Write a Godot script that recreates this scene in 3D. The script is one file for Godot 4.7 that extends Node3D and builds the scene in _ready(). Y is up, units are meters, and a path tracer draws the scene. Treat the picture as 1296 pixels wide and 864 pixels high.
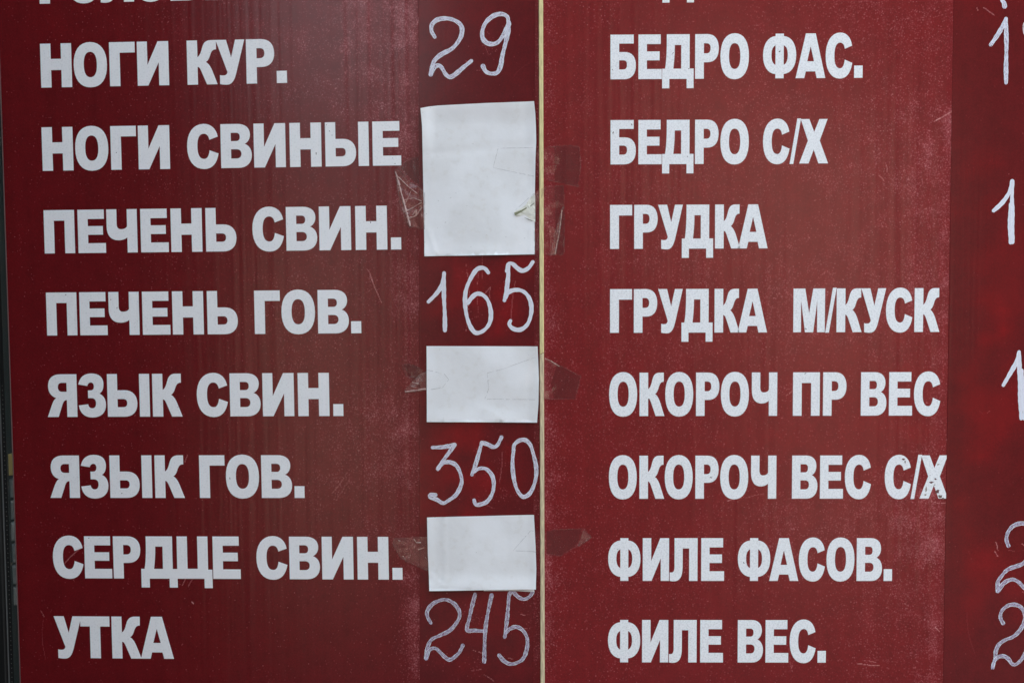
extends Node3D

const EYE_HEIGHT := 1.55          # height of the sign's middle above the pavement
const BASE := -430.0              # bottom edge of both panels, in millimetres on the panel
const HINGE := 28.1               # where the two panels meet
const CAP_L := 41.63
const CAP_R := 41.3

var left_xf: Transform3D
var right_xf: Transform3D
var rng := RandomNumberGenerator.new()
var M := {}
var taken := {}


# ---------------------------------------------------------------- helpers
class Mb:
	var v := PackedVector3Array()
	var n := PackedVector3Array()
	var t := PackedVector2Array()

	func tri(a: Vector3, b: Vector3, c: Vector3, flat := Vector3.ZERO, ua := Vector2.ZERO, ub := Vector2.ZERO, uc := Vector2.ZERO) -> void:
		var f := (b - a).cross(c - a)
		if f.length_squared() < 1e-22:
			return
		var want := flat if flat != Vector3.ZERO else f.normalized()
		if f.dot(want) > 0.0:      # Godot's front faces run clockwise
			v.append_array([a, c, b]); t.append_array([ua, uc, ub])
		else:
			v.append_array([a, b, c]); t.append_array([ua, ub, uc])
		n.append_array([want, want, want])

	func quad(a: Vector3, b: Vector3, c: Vector3, d: Vector3, flat := Vector3.ZERO) -> void:
		tri(a, b, c, flat)
		tri(a, c, d, flat)

	func box(lo: Vector3, hi: Vector3) -> void:
		var p := func(x: int, y: int, z: int) -> Vector3: return Vector3(hi.x if x else lo.x, hi.y if y else lo.y, hi.z if z else lo.z)
		quad(p.call(0, 0, 1), p.call(1, 0, 1), p.call(1, 1, 1), p.call(0, 1, 1), Vector3.BACK)
		quad(p.call(0, 0, 0), p.call(1, 0, 0), p.call(1, 1, 0), p.call(0, 1, 0), Vector3.FORWARD)
		quad(p.call(0, 0, 0), p.call(0, 0, 1), p.call(0, 1, 1), p.call(0, 1, 0), Vector3.LEFT)
		quad(p.call(1, 0, 0), p.call(1, 0, 1), p.call(1, 1, 1), p.call(1, 1, 0), Vector3.RIGHT)
		quad(p.call(0, 1, 0), p.call(1, 1, 0), p.call(1, 1, 1), p.call(0, 1, 1), Vector3.UP)
		quad(p.call(0, 0, 0), p.call(1, 0, 0), p.call(1, 0, 1), p.call(0, 0, 1), Vector3.DOWN)

	# a box whose front edges are cut off by c
	func chamfer_box(lo: Vector3, hi: Vector3, c: float) -> void:
		var b0 := Vector3(lo.x, lo.y, hi.z - c); var b1 := Vector3(hi.x, lo.y, hi.z - c)
		var b2 := Vector3(hi.x, hi.y, hi.z - c); var b3 := Vector3(lo.x, hi.y, hi.z - c)
		var f0 := Vector3(lo.x + c, lo.y + c, hi.z); var f1 := Vector3(hi.x - c, lo.y + c, hi.z)
		var f2 := Vector3(hi.x - c, hi.y - c, hi.z); var f3 := Vector3(lo.x + c, hi.y - c, hi.z)
		quad(f0, f1, f2, f3, Vector3.BACK)
		quad(b0, b1, f1, f0, Vector3(0, -1, 1).normalized()); quad(b1, b2, f2, f1, Vector3(1, 0, 1).normalized())
		quad(b2, b3, f3, f2, Vector3(0, 1, 1).normalized()); quad(b3, b0, f0, f3, Vector3(-1, 0, 1).normalized())
		var z := Vector3(0, 0, lo.z - hi.z + c)
		quad(b0, b1, b1 + z, b0 + z, Vector3.DOWN); quad(b1, b2, b2 + z, b1 + z, Vector3.RIGHT)
		quad(b2, b3, b3 + z, b2 + z, Vector3.UP); quad(b3, b0, b0 + z, b3 + z, Vector3.LEFT)

	func done() -> ArrayMesh:
		var m := ArrayMesh.new()
		var a := []
		a.resize(Mesh.ARRAY_MAX)
		a[Mesh.ARRAY_VERTEX] = v; a[Mesh.ARRAY_NORMAL] = n; a[Mesh.ARRAY_TEX_UV] = t
		m.add_surface_from_arrays(Mesh.PRIMITIVE_TRIANGLES, a)
		return m


func numbered(called: String) -> String:
	taken[called] = taken.get(called, 0) + 1
	return called if taken[called] == 1 else "%s_%03d" % [called, taken[called] - 1]


func tag(o: Node, label: String, category: String, group := "") -> void:
	o.set_meta("label", label)
	o.set_meta("category", category)
	if group:
		o.set_meta("group", group)


func thing(called: String, label: String, category: String, xf: Transform3D, group := "") -> Node3D:
	var o := Node3D.new()
	o.name = numbered(called)
	o.transform = xf
	add_child(o)
	tag(o, label, category, group)
	return o


func obj(called: String, mesh: Mesh, mat: Material, parent: Node, at := Vector3.ZERO) -> MeshInstance3D:
	var o := MeshInstance3D.new()
	o.name = numbered(called) if parent == self else called
	o.mesh = mesh
	o.material_override = mat
	o.position = at
	parent.add_child(o, true)
	return o


func holder(called: String, parent: Node, at := Vector3.ZERO) -> Node3D:
	var o := Node3D.new()
	o.name = called
	o.position = at
	parent.add_child(o, true)
	return o


# a place on a panel, millimetres from its hinge line (left) or middle (right) to metres from the panel's base
func on(u: float, w: float, z: float) -> Vector3:
	return Vector3(u, w - BASE, z) * 0.001


# a place on the board as a whole: x < HINGE lies on the left panel, which leans back a little
func at_board(x: float, w: float, z: float) -> Vector3:
	if x < HINGE:
		return left_xf * on(x - HINGE, w, z)
	return right_xf * on(x, w, z)


func srgb(r: int, g: int, b: int) -> Color:
	return Color8(r, g, b)


func lin(r: float, g: float, b: float) -> Color:
	return Color(r, g, b).linear_to_srgb()


func mat(col: Color, rough: float, spec := 0.44) -> StandardMaterial3D:
	var m := StandardMaterial3D.new()
	m.albedo_color = col
	m.roughness = rough
	m.metallic_specular = spec
	return m


func noise(seed_: int, freq: float, oct := 3) -> FastNoiseLite:
	var f := FastNoiseLite.new()
	f.seed = seed_
	f.noise_type = FastNoiseLite.TYPE_SIMPLEX_SMOOTH
	f.frequency = freq
	f.fractal_octaves = oct
	return f


func noise_bytes(f: FastNoiseLite, nw: int, nh: int, w: int, h: int) -> PackedByteArray:
	var im := f.get_image(nw, nh, false, false, true)
	im.convert(Image.FORMAT_L8)
	if nw != w or nh != h:
		im.resize(w, h, Image.INTERPOLATE_CUBIC)
	return im.get_data()


func noise_tex(seed_: int, freq: float, from: Color, to: Color, lo := 0.0, hi := 1.0, size := 512) -> ImageTexture:
	var raw := noise(seed_, freq, 4).get_seamless_image(size, size)
	raw.convert(Image.FORMAT_L8)
	var src := raw.get_data()
	var dst := PackedByteArray()
	dst.resize(size * size * 3)
	for i in size * size:
		var k := clampf((src[i] / 255.0 - lo) / (hi - lo), 0.0, 1.0)
		dst[i * 3] = int(lerpf(from.r8, to.r8, k)); dst[i * 3 + 1] = int(lerpf(from.g8, to.g8, k)); dst[i * 3 + 2] = int(lerpf(from.b8, to.b8, k))
	return ImageTexture.create_from_image(Image.create_from_data(size, size, false, Image.FORMAT_RGB8, dst))


# ---------------------------------------------------------------- the lettering: a heavy condensed alphabet, capital height 100
const GLYPHS := {
	"Н": "0,0 0,100 23.5,100 23.5,65 47,65 47,100 70.5,100 70.5,0 47,0 47,39.5 23.5,39.5 23.5,0",
	"Г": "0,0 0,100 58,100 58,76 23.5,76 23.5,0",
	"И": "0,0 0,100 23,100 23,46.5 47.6,100 71.5,100 71.5,0 49,0 49,53 24,0",
	"С": "71,72 c 68,90 56,101.5 39,101.5 c 14,101.5 0,80 0,50 c 0,19 14,-1.5 39,-1.5 c 57,-1.5 68,11 72,33.5 51.6,41 c 50,28 46,21.5 39,21.5 c 28,21.5 23.6,32 23.6,50 c 23.6,69 28.5,79 39,79 c 46,79 50,74 51.6,65",
	"О": "37.6,101.5 c 13,101.5 0,82 0,50 c 0,18 13,-1.5 37.6,-1.5 c 62.2,-1.5 75.2,18 75.2,50 c 75.2,82 62.2,101.5 37.6,101.5 | 37.6,79.5 c 27.4,79.5 22.6,69 22.6,50 c 22.6,32 27.4,21.5 37.6,21.5 c 47.8,21.5 52.6,32 52.6,50 c 52.6,69 47.8,79.5 37.6,79.5",
	"В": "0,0 0,100 38,100 c 56,100 66.5,91 66.5,76 c 66.5,66 62,58 54,54.5 c 64,51 69.8,42 69.8,29 c 69.8,11 58,0 40,0 | 23,61 23,80 35,80 c 41,80 43.5,76 43.5,70.5 c 43.5,65 41,61 35,61 | 23,21.5 23,42.5 36,42.5 c 43,42.5 46.5,38 46.5,32 c 46.5,26 43,21.5 36,21.5",
	"Ь": "0,0 0,100 23.3,100 23.3,62 40,62 c 59,62 69.5,50 69.5,31 c 69.5,11 58,0 39,0 | 23.3,22.4 23.3,41.5 37,41.5 c 43,41.5 46,38 46,32 c 46,26 43,22.4 37,22.4",
	"Ы": "0,0 0,100 23.3,100 23.3,62 40,62 c 59,62 69.5,50 69.5,31 c 69.5,11 58,0 39,0 | 23.3,22.4 23.3,41.5 37,41.5 c 43,41.5 46,38 46,32 c 46,26 43,22.4 37,22.4 + 75,0 75,100 98.5,100 98.5,0",
	"Е": "0,0 0,100 60.5,100 60.5,78.5 23,78.5 23,62 57.5,62 57.5,42 23,42 23,22.5 63.5,22.5 63.5,0",
	"П": "0,0 0,100 69.5,100 69.5,0 47,0 47,75.5 22.7,75.5 22.7,0",
	"Ч": "0,100 23,100 23,66 c 23,58 26,54 33,54 c 40,54 45,56.5 46.8,61 46.8,100 69.5,100 69.5,0 46.8,0 46.8,35 c 41,30.5 34,28.5 27,28.5 c 9,28.5 0,40 0,60",
	"Я": "67.5,100 67.5,0 44.5,0 44.5,39.5 c 38.5,39.5 36.5,36 34,29 24.5,0 0,0 10,28 c 13,36 15.5,41 20.5,44.5 c 9,48 2.5,58 2.5,72 c 2.5,90 13,100 31,100 | 44.5,59 44.5,80 34,80 c 27.5,80 24.5,76 24.5,69.5 c 24.5,63 27.5,59 34,59",
	"З": "0,76 c 4,93 14,101.5 30,101.5 c 48,101.5 58,93 58,77 c 58,66 55,58 48,54.5 c 57,50 62.5,42 62.5,29 c 62.5,10 51,-1.5 31,-1.5 c 13,-1.5 2,9 0,27 21.5,29.5 c 22.5,23 26,20 31,20 c 37,20 40,25 40,32 c 40,40 36,44 29,44 22,44 22,62 28,62 c 33.5,62 36,66 36,71 c 36,77 33.5,80.5 29.5,80.5 c 25,80.5 22,77.5 20.5,72.5",
	"К": "0,0 0,100 23.5,100 23.5,62 c 31,67 32,75 35,84 c 38,95 44,100 54,100 66,100 66,79 c 58,79 56,75 53,68 c 50.5,60 48,54 42.5,51 c 50,46 54,38 58,27 68,0 44,0 32,30 c 29,37 27.5,40 23.5,40 23.5,0",
	"У": "0,100 24,100 35,60 45,100 66,100 46,24 c 41,6 35,-1.5 24,-1.5 c 18,-1.5 14,-1 8.5,0 8.5,20.5 c 12,19.5 14,19.5 17,19.5 c 22,19.5 25,22 26,27",
	"Т": "0,76 0,100 67,100 67,76 45.3,76 45.3,0 21.8,0 21.8,76",
	"А": "0,0 26.5,100 52.5,100 79,0 56,0 52,15 27,15 23,0 | 30.5,37.5 48.5,37.5 39.5,71.5",
	"Р": "0,0 0,100 33,100 c 53,100 63.5,88 63.5,68 c 63.5,48 53,37 34,37 23.5,37 23.5,0 | 23.5,57 23.5,79.5 31,79.5 c 38.5,79.5 41.5,75 41.5,68.5 c 41.5,61.5 38.5,57 31,57",
	"Д": "0,-21 0,23 8,23 c 11,38 12.5,60 12.5,85 12.5,100 75,100 75,23 86,23 86,-21 67,-21 67,0 19.5,0 19.5,-21 | 30.5,23 52,23 52,76 34.5,76 c 34.5,58 33,40 30.5,23",
	"Ц": "0,0 0,100 24.5,100 24.5,23.5 49,23.5 49,100 73.5,100 73.5,21.5 83.5,21.5 83.5,-22 64.5,-22 64.5,0",
	"Б": "0,0 0,100 62.5,100 62.5,80 23.3,80 23.3,61 38,61 c 58,61 68.4,50 68.4,31 c 68.4,11 57,0 37,0 | 23.3,22 23.3,42.5 35,42.5 c 41.5,42.5 44.6,39 44.6,32.5 c 44.6,26 41.5,22 35,22",
	"Ф": "33.3,100 33.3,94.5 c 13,93 0,77 0,51.5 c 0,27 13,11 33.3,9.5 33.3,0 55.3,0 55.3,9.5 c 75.6,11 88.6,27 88.6,51.5 c 88.6,77 75.6,93 55.3,94.5 55.3,100 | 33.3,74 33.3,30 c 26,33 22.5,40 22.5,52 c 22.5,64 26,71 33.3,74 | 55.3,74 c 62.6,71 66.1,64 66.1,52 c 66.1,40 62.6,33 55.3,30",
	"М": "0,0 0,100 32,100 43,43 54,100 86,100 86,0 65,0 65,73 54.5,0 32,0 21,73 21,0",
	"Л": "77.3,100 77.3,0 54,0 54,76 36,76 36,34 c 36,8 27,-1 11,-1 c 7,-1 3,-0.5 0,0 0,20 c 2,19.5 3,19.5 4,19.5 c 11,19.5 13.2,23 13.2,36 13.2,100",
	"Х": "3.4,100 27,100 40.5,71 54.5,100 77,100 56,51.5 79.4,0 53,0 39.7,31 25.7,0 0,0 23.5,51.5",
	"/": "0,-1 10,-1 30,101.5 20,101.5",
	".": "0,0 0,27.5 23,27.5 23,0",
}
const WIDTH_L := {"А": 79.4, "В": 72.0, "Г": 60.1, "Д": 86.7, "Е": 65.5, "З": 64.9, "И": 73.7, "К": 70.3, "Н": 73.3, "О": 78.4, "П": 72.5, "Р": 65.1, "С": 73.3, "Т": 70.6, "У": 66.9, "Ц": 83.7, "Ч": 72.1, "Ы": 100.6, "Ь": 71.6, "Я": 71.2, ".": 23.5, "Л": 78.0}
const WIDTH_R := {"А": 66.8, "Б": 57.3, "В": 58.2, "Г": 50.0, "Д": 70.9, "Е": 52.7, "И": 60.5, "К": 57.0, "Л": 63.9, "М": 71.6, "О": 64.1, "П": 61.0, "Р": 53.2, "С": 59.9, "У": 56.1, "Ф": 74.5, "Х": 65.1, "Ч": 57.9, "/": 25.0, ".": 19.1}


func path(words: String) -> PackedVector2Array:
	var out := PackedVector2Array()
	var bits := words.strip_edges().split(" ", false)
	var pt := func(s: String) -> Vector2:
		var p := s.split(",")
		return Vector2(float(p[0]), float(p[1]))
	var i := 0
	while i < bits.size():
		if bits[i] == "c":
			var a := out[out.size() - 1]
			var b: Vector2 = pt.call(bits[i + 1]); var c: Vector2 = pt.call(bits[i + 2]); var d: Vector2 = pt.call(bits[i + 3])
			for k in range(1, 9):
				out.append(a.bezier_interpolate(b, c, d, k / 8.0))
			i += 4
		else:
			out.append(pt.call(bits[i]))
			i += 1
	if out[0].distance_to(out[out.size() - 1]) < 1e-3:
		out.remove_at(out.size() - 1)
	return out


# polygons without holes that cover outer minus holes, cut along the middle of each hole
func pieces(outer: PackedVector2Array, holes: Array) -> Array:
	if holes.is_empty():
		return [outer]
	var cuts := []
	for h in holes:
		var lo := INF; var hi := -INF
		for p in h:
			lo = minf(lo, p.y); hi = maxf(hi, p.y)
		var mid := (lo + hi) / 2 + 0.013
		var known := false
		for c in cuts:
			known = known or absf(c - mid) < 3.0
		if not known:
			cuts.append(mid)
	cuts.sort()
	cuts.push_front(-9999.0); cuts.append(9999.0)
	var out := []
	for i in cuts.size() - 1:
		var band := PackedVector2Array([Vector2(-9999, cuts[i]), Vector2(9999, cuts[i]), Vector2(9999, cuts[i + 1]), Vector2(-9999, cuts[i + 1])])
		var parts := Geometry2D.intersect_polygons(outer, band)
		for h in holes:
			var next := []
			for p in parts:
				next.append_array(Geometry2D.clip_polygons(p, h))
			parts.assign(next)
		out.append_array(parts)
	return out


# a thin flat plate cut to the outline; the outline's units are scaled to metres
func plate(mb: Mb, outer: PackedVector2Array, holes: Array, scale_: Vector2, z0: float, z1: float) -> void:
	for p in pieces(outer, holes):
		var idx := Geometry2D.triangulate_polygon(p)
		for k in range(0, idx.size(), 3):
			var a: Vector2 = p[idx[k]] * scale_; var b: Vector2 = p[idx[k + 1]] * scale_; var c: Vector2 = p[idx[k + 2]] * scale_
			mb.tri(Vector3(a.x, a.y, z1), Vector3(b.x, b.y, z1), Vector3(c.x, c.y, z1), Vector3.BACK, a, b, c)
	var loops := [outer]
	loops.append_array(holes)
	for l in loops.size():
		var p: PackedVector2Array = loops[l]
		var cw := Geometry2D.is_polygon_clockwise(p) != (l > 0)
		for i in p.size():
			var a := p[i] * scale_; var b := p[(i + 1) % p.size()] * scale_
			var d := (b - a).normalized()
			var nrm := Vector3(d.y, -d.x, 0) * (-1.0 if cw else 1.0)
			mb.quad(Vector3(a.x, a.y, z0), Vector3(b.x, b.y, z0), Vector3(b.x, b.y, z1), Vector3(a.x, a.y, z1), nrm)


var glyph_meshes := {}
func glyph(ch: String, left: bool) -> ArrayMesh:
	var key := ch + str(left)
	if not glyph_meshes.has(key):
		var cap := (CAP_L if left else CAP_R) * 1e-5
		var wide: float = (WIDTH_L if left else WIDTH_R)[ch]
		var mb := Mb.new()
		var right_edge := 0.0
		for shape in GLYPHS[ch].split("+"):
			for p in path(shape.split("|")[0]):
				right_edge = maxf(right_edge, p.x)
		var sc := Vector2(41.475e-5 * wide / right_edge, cap)
		for shape in GLYPHS[ch].split("+"):
			var loops: PackedStringArray = shape.split("|")
			var holes := []
			for i in range(1, loops.size()):
				holes.append(path(loops[i]))
			var shifted := func(p: PackedVector2Array) -> PackedVector2Array:
				for i in p.size():
					p[i].x -= right_edge / 2
				return p
			plate(mb, shifted.call(path(loops[0])), holes.map(shifted), sc, 0.0, 0.00022)
		glyph_meshes[key] = mb.done()
	return glyph_meshes[key]


# one printed line: words as parts of the panel, letters as their pieces
func line_of_words(panel: Node3D, left: bool, row: int, text: String, middles: Array) -> void:
	var top := 289.13 if left else 287.12
	var cap := CAP_L if left else CAP_R
	var pitch := 79.47 if left else 79.28
	var base := top - cap - (row - 1) * pitch
	var k := 0
	for w in text.split(" "):
		var first := on(middles[k], base, 0.0)
		var hold := holder("word", panel, first)
		hold.set_meta("label", "white capital letters reading " + w)
		for ch in w:
			var m: StandardMaterial3D = M.letter_left if left else M.letter_right
			obj("letter", glyph(ch, left), m, hold, on(middles[k], base, 0.02) - first)
			k += 1


# ---------------------------------------------------------------- hand-painted numbers
func smooth(pts: PackedVector2Array) -> PackedVector2Array:
	var out := PackedVector2Array()
	var n := pts.size()
	for i in n - 1:
		var a := pts[maxi(i - 1, 0)]; var b := pts[i]; var c := pts[i + 1]; var d := pts[mini(i + 2, n - 1)]
		var steps := maxi(2, int(b.distance_to(c) / 1.2))
		for s in steps:
			out.append(b.cubic_interpolate(c, a, d, s / float(steps)))
	out.append(pts[n - 1])
	return out


func stroke(mb: Mb, nums: Array, wide: float, level: float, origin: Vector3) -> void:
	var raw := PackedVector2Array()
	for i in range(0, nums.size(), 2):
		raw.append(Vector2(nums[i], nums[i + 1]))
	var p := smooth(raw)
	var along := rng.randf() * 40.0
	var count := p.size()
	var rows := []
	for i in count:
		var d := (p[mini(i + 1, count - 1)] - p[maxi(i - 1, 0)]).normalized()
		var side := Vector2(-d.y, d.x)
		var half := wide / 2 * (1.0 + 0.13 * sin(along * 0.21 + level * 40.0) + 0.06 * sin(along * 0.9))
		if i > 0:
			along += p[i].distance_to(p[i - 1])
		rows.append([p[i], side, half, along, d])
	var z := func(i: int) -> float: return level + 0.035 * i / count
	var put := func(q: Vector2, h: float) -> Vector3: return on(q.x, q.y, h) - origin
	for i in count - 1:
		var r = rows[i]; var s = rows[i + 1]
		var a: Vector2 = r[0] + r[1] * r[2]; var b: Vector2 = r[0] - r[1] * r[2]
		var c: Vector2 = s[0] - s[1] * s[2]; var d: Vector2 = s[0] + s[1] * s[2]
		var ua := Vector2(r[3] / 48.0, 0.02); var ub := Vector2(r[3] / 48.0, 0.98); var uc := Vector2(s[3] / 48.0, 0.98); var ud := Vector2(s[3] / 48.0, 0.02)
		mb.tri(put.call(a, z.call(i)), put.call(b, z.call(i)), put.call(c, z.call(i + 1)), Vector3.BACK, ua, ub, uc)
		mb.tri(put.call(a, z.call(i)), put.call(c, z.call(i + 1)), put.call(d, z.call(i + 1)), Vector3.BACK, ua, uc, ud)
	for e in 2:                       # round ends
		var r = rows[0] if e == 0 else rows[count - 1]
		var out_: Vector2 = -r[4] if e == 0 else r[4]
		var h: float = z.call(0 if e == 0 else count - 1)
		for k in 6:
			var f := func(j: int) -> Vector2: return r[0] + (r[1] * cos(PI * j / 6.0) + out_ * sin(PI * j / 6.0)) * r[2]
			mb.tri(put.call(r[0], h), put.call(f.call(k), h), put.call(f.call(k + 1), h), Vector3.BACK, Vector2(r[3] / 48.0, 0.5), Vector2(r[3] / 48.0, 0.5 - 0.45 * cos(PI * k / 6.0)), Vector2(r[3] / 48.0, 0.5 - 0.45 * cos(PI * (k + 1) / 6.0)))


func price(panel: Node3D, reads: String, digits: Array, wide: float, m: Material, lift: float) -> void:
	var o := on(digits[0][0][0], digits[0][0][1], 0.0)
	var hold := holder("price", panel, o)
	hold.set_meta("label", reads)
	for strokes in digits:
		var mb := Mb.new()
		var level := lift
		for s in strokes:
			stroke(mb, s, wide, level, o)
			level += 0.06
		obj("digit", mb.done(), m, hold)


func marker(seed_: int, worn: float, body: Color) -> StandardMaterial3D:
	var w := 256; var h := 32
	var im := Image.create(w, h, false, Image.FORMAT_RGBA8)
	var f := noise(seed_, 0.09, 3); var g := noise(seed_ + 7, 0.3, 2)
	for y in h:
		var rim := absf(y / (h - 1.0) * 2.0 - 1.0)
		for x in w:
			var s := f.get_noise_2d(x * 0.35, y * 2.2)
			var q := g.get_noise_2d(x, y * 3.0)
			var c := body.lerp(Color8(234, 236, 241), clampf(smoothstep(0.55, 0.9, rim) + s * 1.5, 0.0, 1.0))
			c = c.darkened(clampf(-q * 0.2, 0.0, 0.2))
			c.a = 0.0 if s * 0.5 + q * 0.7 < worn - 0.12 * rim else 1.0
			im.set_pixel(x, y, c)
	var m := mat(Color.WHITE, 0.5, 0.4)
	m.albedo_texture = ImageTexture.create_from_image(im)
	m.transparency = BaseMaterial3D.TRANSPARENCY_ALPHA_SCISSOR
	m.alpha_scissor_threshold = 0.5
	return m


# ---------------------------------------------------------------- the printed red sheets
# a sheet of w by h millimetres whose left bottom corner is (u0, BASE); dust with painted reflection haze: [u, v, ru, rv, amount]; clear: places without dust
func red_picture(seed_: int, u0: float, wide: float, tall: float, base: Color, dust_haze: Array, clear: Array, fresh: Array, scratches: Array, floor_dust: float) -> ImageTexture:
	var per := 1.3
	var w := int(wide * per); var h := int(tall * per)
	var lw := w / 12; var lh := h / 12
	var field := PackedByteArray(); field.resize(lw * lh)
	var vivid := PackedByteArray(); vivid.resize(lw * lh)
	var wob := noise(seed_ + 3, 0.02, 3)
	for y in lh:
		for x in lw:
			var u := u0 + (x + 0.5) / lw * wide
			var v := BASE + tall - (y + 0.5) / lh * tall
			var j := wob.get_noise_2d(u, v)
			var d := floor_dust * (1.0 + 1.2 * j)
			for b in dust_haze:
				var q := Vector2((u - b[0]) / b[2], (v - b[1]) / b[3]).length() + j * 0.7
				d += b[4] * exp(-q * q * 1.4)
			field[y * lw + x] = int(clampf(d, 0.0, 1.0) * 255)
			var s := 0.0
			for b in fresh:
				var q := Vector2((u - b[0]) / b[2], (v - b[1]) / b[3]).length() + j * 1.6
				s += b[4] * exp(-q * q * 1.4)
			vivid[y * lw + x] = int(clampf(s, 0.0, 1.0) * 255)
	var big := func(a: PackedByteArray) -> PackedByteArray:
		var im := Image.create_from_data(lw, lh, false, Image.FORMAT_L8, a)
		im.resize(w, h, Image.INTERPOLATE_BILINEAR)
		return im.get_data()
	var D: PackedByteArray = big.call(field)
	var V: PackedByteArray = big.call(vivid)
	var streak := noise_bytes(noise(seed_, 0.045, 4), w, h / 26, w, h)
	var mottle := noise_bytes(noise(seed_ + 1, 0.03, 5), w, h, w, h)
	var wet := PackedByteArray(); wet.resize(w * h)
	for c in clear:
		stamp(wet, w, h, per, u0, tall, poly(c))
	rng.seed = seed_ * 77 + 5
	var px := PackedByteArray(); px.resize(w * h * 3)
	var br := base.r8 * 1.0; var bg := base.g8 * 1.0; var bb := base.b8 * 1.0
	var cloud := noise_bytes(noise(seed_ + 2, 0.022, 4), w, h, w, h)
	for i in w * h:
		var st := streak[i] / 255.0
		var cl := cloud[i] / 255.0
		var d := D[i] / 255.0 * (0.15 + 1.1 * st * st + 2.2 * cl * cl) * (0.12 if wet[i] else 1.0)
		var tone := 0.93 + 0.10 * mottle[i] / 255.0 + 0.05 * st + (rng.randf() - 0.5) * 0.14
		var vv := V[i] / 255.0
		if wet[i]:
			tone *= 0.86
		var r := br * tone * (1.0 + 0.30 * vv); var g := bg * tone * (1.0 - 0.1 * vv); var b := bb * tone * (1.0 - 0.05 * vv)
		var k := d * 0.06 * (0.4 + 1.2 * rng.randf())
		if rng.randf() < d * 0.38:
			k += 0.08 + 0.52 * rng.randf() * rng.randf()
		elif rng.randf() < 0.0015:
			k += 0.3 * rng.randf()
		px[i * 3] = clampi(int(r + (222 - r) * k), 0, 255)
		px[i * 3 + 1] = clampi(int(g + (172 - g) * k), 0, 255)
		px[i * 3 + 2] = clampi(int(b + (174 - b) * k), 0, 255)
	var im := Image.create_from_data(w, h, false, Image.FORMAT_RGB8, px)
	for s in scratches:               # [u, v, u2, v2, strength, breaks]
		var a := Vector2((s[0] - u0) * per, (BASE + tall - s[1]) * per); var e := Vector2((s[2] - u0) * per, (BASE + tall - s[3]) * per)
		var n := int(a.distance_to(e) * 1.5) + 1
		var bend := (e - a).orthogonal().normalized() * rng.randf_range(-0.06, 0.06) * a.distance_to(e)
		for k in n + 1:
			if s.size() > 5 and rng.randf() < s[5]:
				continue
			var q := a.lerp(e, k / float(n)) + bend * sin(PI * k / n)
			var x := int(q.x); var y := int(q.y)
			if x >= 0 and y >= 0 and x < w and y < h:
				im.set_pixel(x, y, im.get_pixel(x, y).lerp(Color8(222, 176, 170), s[4] * (0.6 + 0.4 * rng.randf())))
	return ImageTexture.create_from_image(im)


# shallow upright ripples and a fine orange-peel grain
func ripple_map(seed_: int, size: int, ribs: float, grain: float) -> ImageTexture:
	var a := noise(seed_, 0.05, 2).get_image(size, maxi(size / 40, 4), false, false, true)
	a.convert(Image.FORMAT_L8); a.resize(size, size, Image.INTERPOLATE_CUBIC)
	var A := a.get_data()
	var G := noise_bytes(noise(seed_ + 4, 0.35, 2), size, size, size, size)
	var im := Image.create(size, size, false, Image.FORMAT_RGBA8)
	for y in size:
		for x in size:
			var k := (A[y * size + x] * ribs + G[y * size + x] * grain) / 255.0
			im.set_pixel(x, y, Color(k, k, k))
	im.bump_map_to_normal_map(6.0)
	return ImageTexture.create_from_image(im)


# marks the texels inside an outline
func stamp(mask: PackedByteArray, w: int, h: int, per: float, u0: float, tall: float, p: PackedVector2Array) -> void:
	var lo := Vector2(INF, INF); var hi := -lo
	for q in p:
		lo = lo.min(q); hi = hi.max(q)
	for y in range(maxi(0, int((BASE + tall - hi.y) * per)), mini(h, int((BASE + tall - lo.y) * per) + 1)):
		for x in range(maxi(0, int((lo.x - u0) * per)), mini(w, int((hi.x - u0) * per) + 1)):
			if Geometry2D.is_point_in_polygon(Vector2(u0 + (x + 0.5) / per, BASE + tall - (y + 0.5) / per), p):
				mask[y * w + x] = 1


# smooth where the tape's glue has wetted the matt print
func rough_map(u0: float, wide: float, tall: float, rough: float, clear: Array) -> ImageTexture:
	var w := int(wide); var h := int(tall)
	var mask := PackedByteArray(); mask.resize(w * h)
	for c in clear:
		stamp(mask, w, h, 1.0, u0, tall, poly(c))
	for i in w * h:
		mask[i] = 46 if mask[i] else int(rough * 255)
	return ImageTexture.create_from_image(Image.create_from_data(w, h, false, Image.FORMAT_L8, mask))


func textured(tex: Texture2D, rough: float, ripple: Texture2D, amount: float, spec := 0.44) -> StandardMaterial3D:
	var m := mat(Color.WHITE, rough, spec)
	m.albedo_texture = tex
	m.normal_enabled = true
	m.normal_texture = ripple
	m.normal_scale = amount
	return m


# a sheet with picture coordinates over its front
func sheet(u0: float, v0: float, u1: float, v1: float, z0: float, z1: float, c: float, o: Vector3) -> ArrayMesh:
	var mb := Mb.new()
	mb.chamfer_box(on(u0, v0, z0) - o, on(u1, v1, z1) - o, c * 0.001)
	var a := on(u0, v0, 0) - o; var b := on(u1, v1, 0) - o
	for i in mb.v.size():
		mb.t[i] = Vector2((mb.v[i].x - a.x) / (b.x - a.x), 1.0 - (mb.v[i].y - a.y) / (b.y - a.y))
	return mb.done()


# ---------------------------------------------------------------- paper and tape
func poly(nums: Array) -> PackedVector2Array:
	var out := PackedVector2Array()
	for i in range(0, nums.size(), 2):
		out.append(Vector2(nums[i], nums[i + 1]))
	return out


func dense(p: PackedVector2Array, step: float) -> PackedVector2Array:
	var out := PackedVector2Array()
	for i in p.size():
		var a := p[i]; var b := p[(i + 1) % p.size()]
		var n := maxi(1, int(a.distance_to(b) / step))
		for k in n:
			out.append(a.lerp(b, k / float(n)))
	return out


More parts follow.
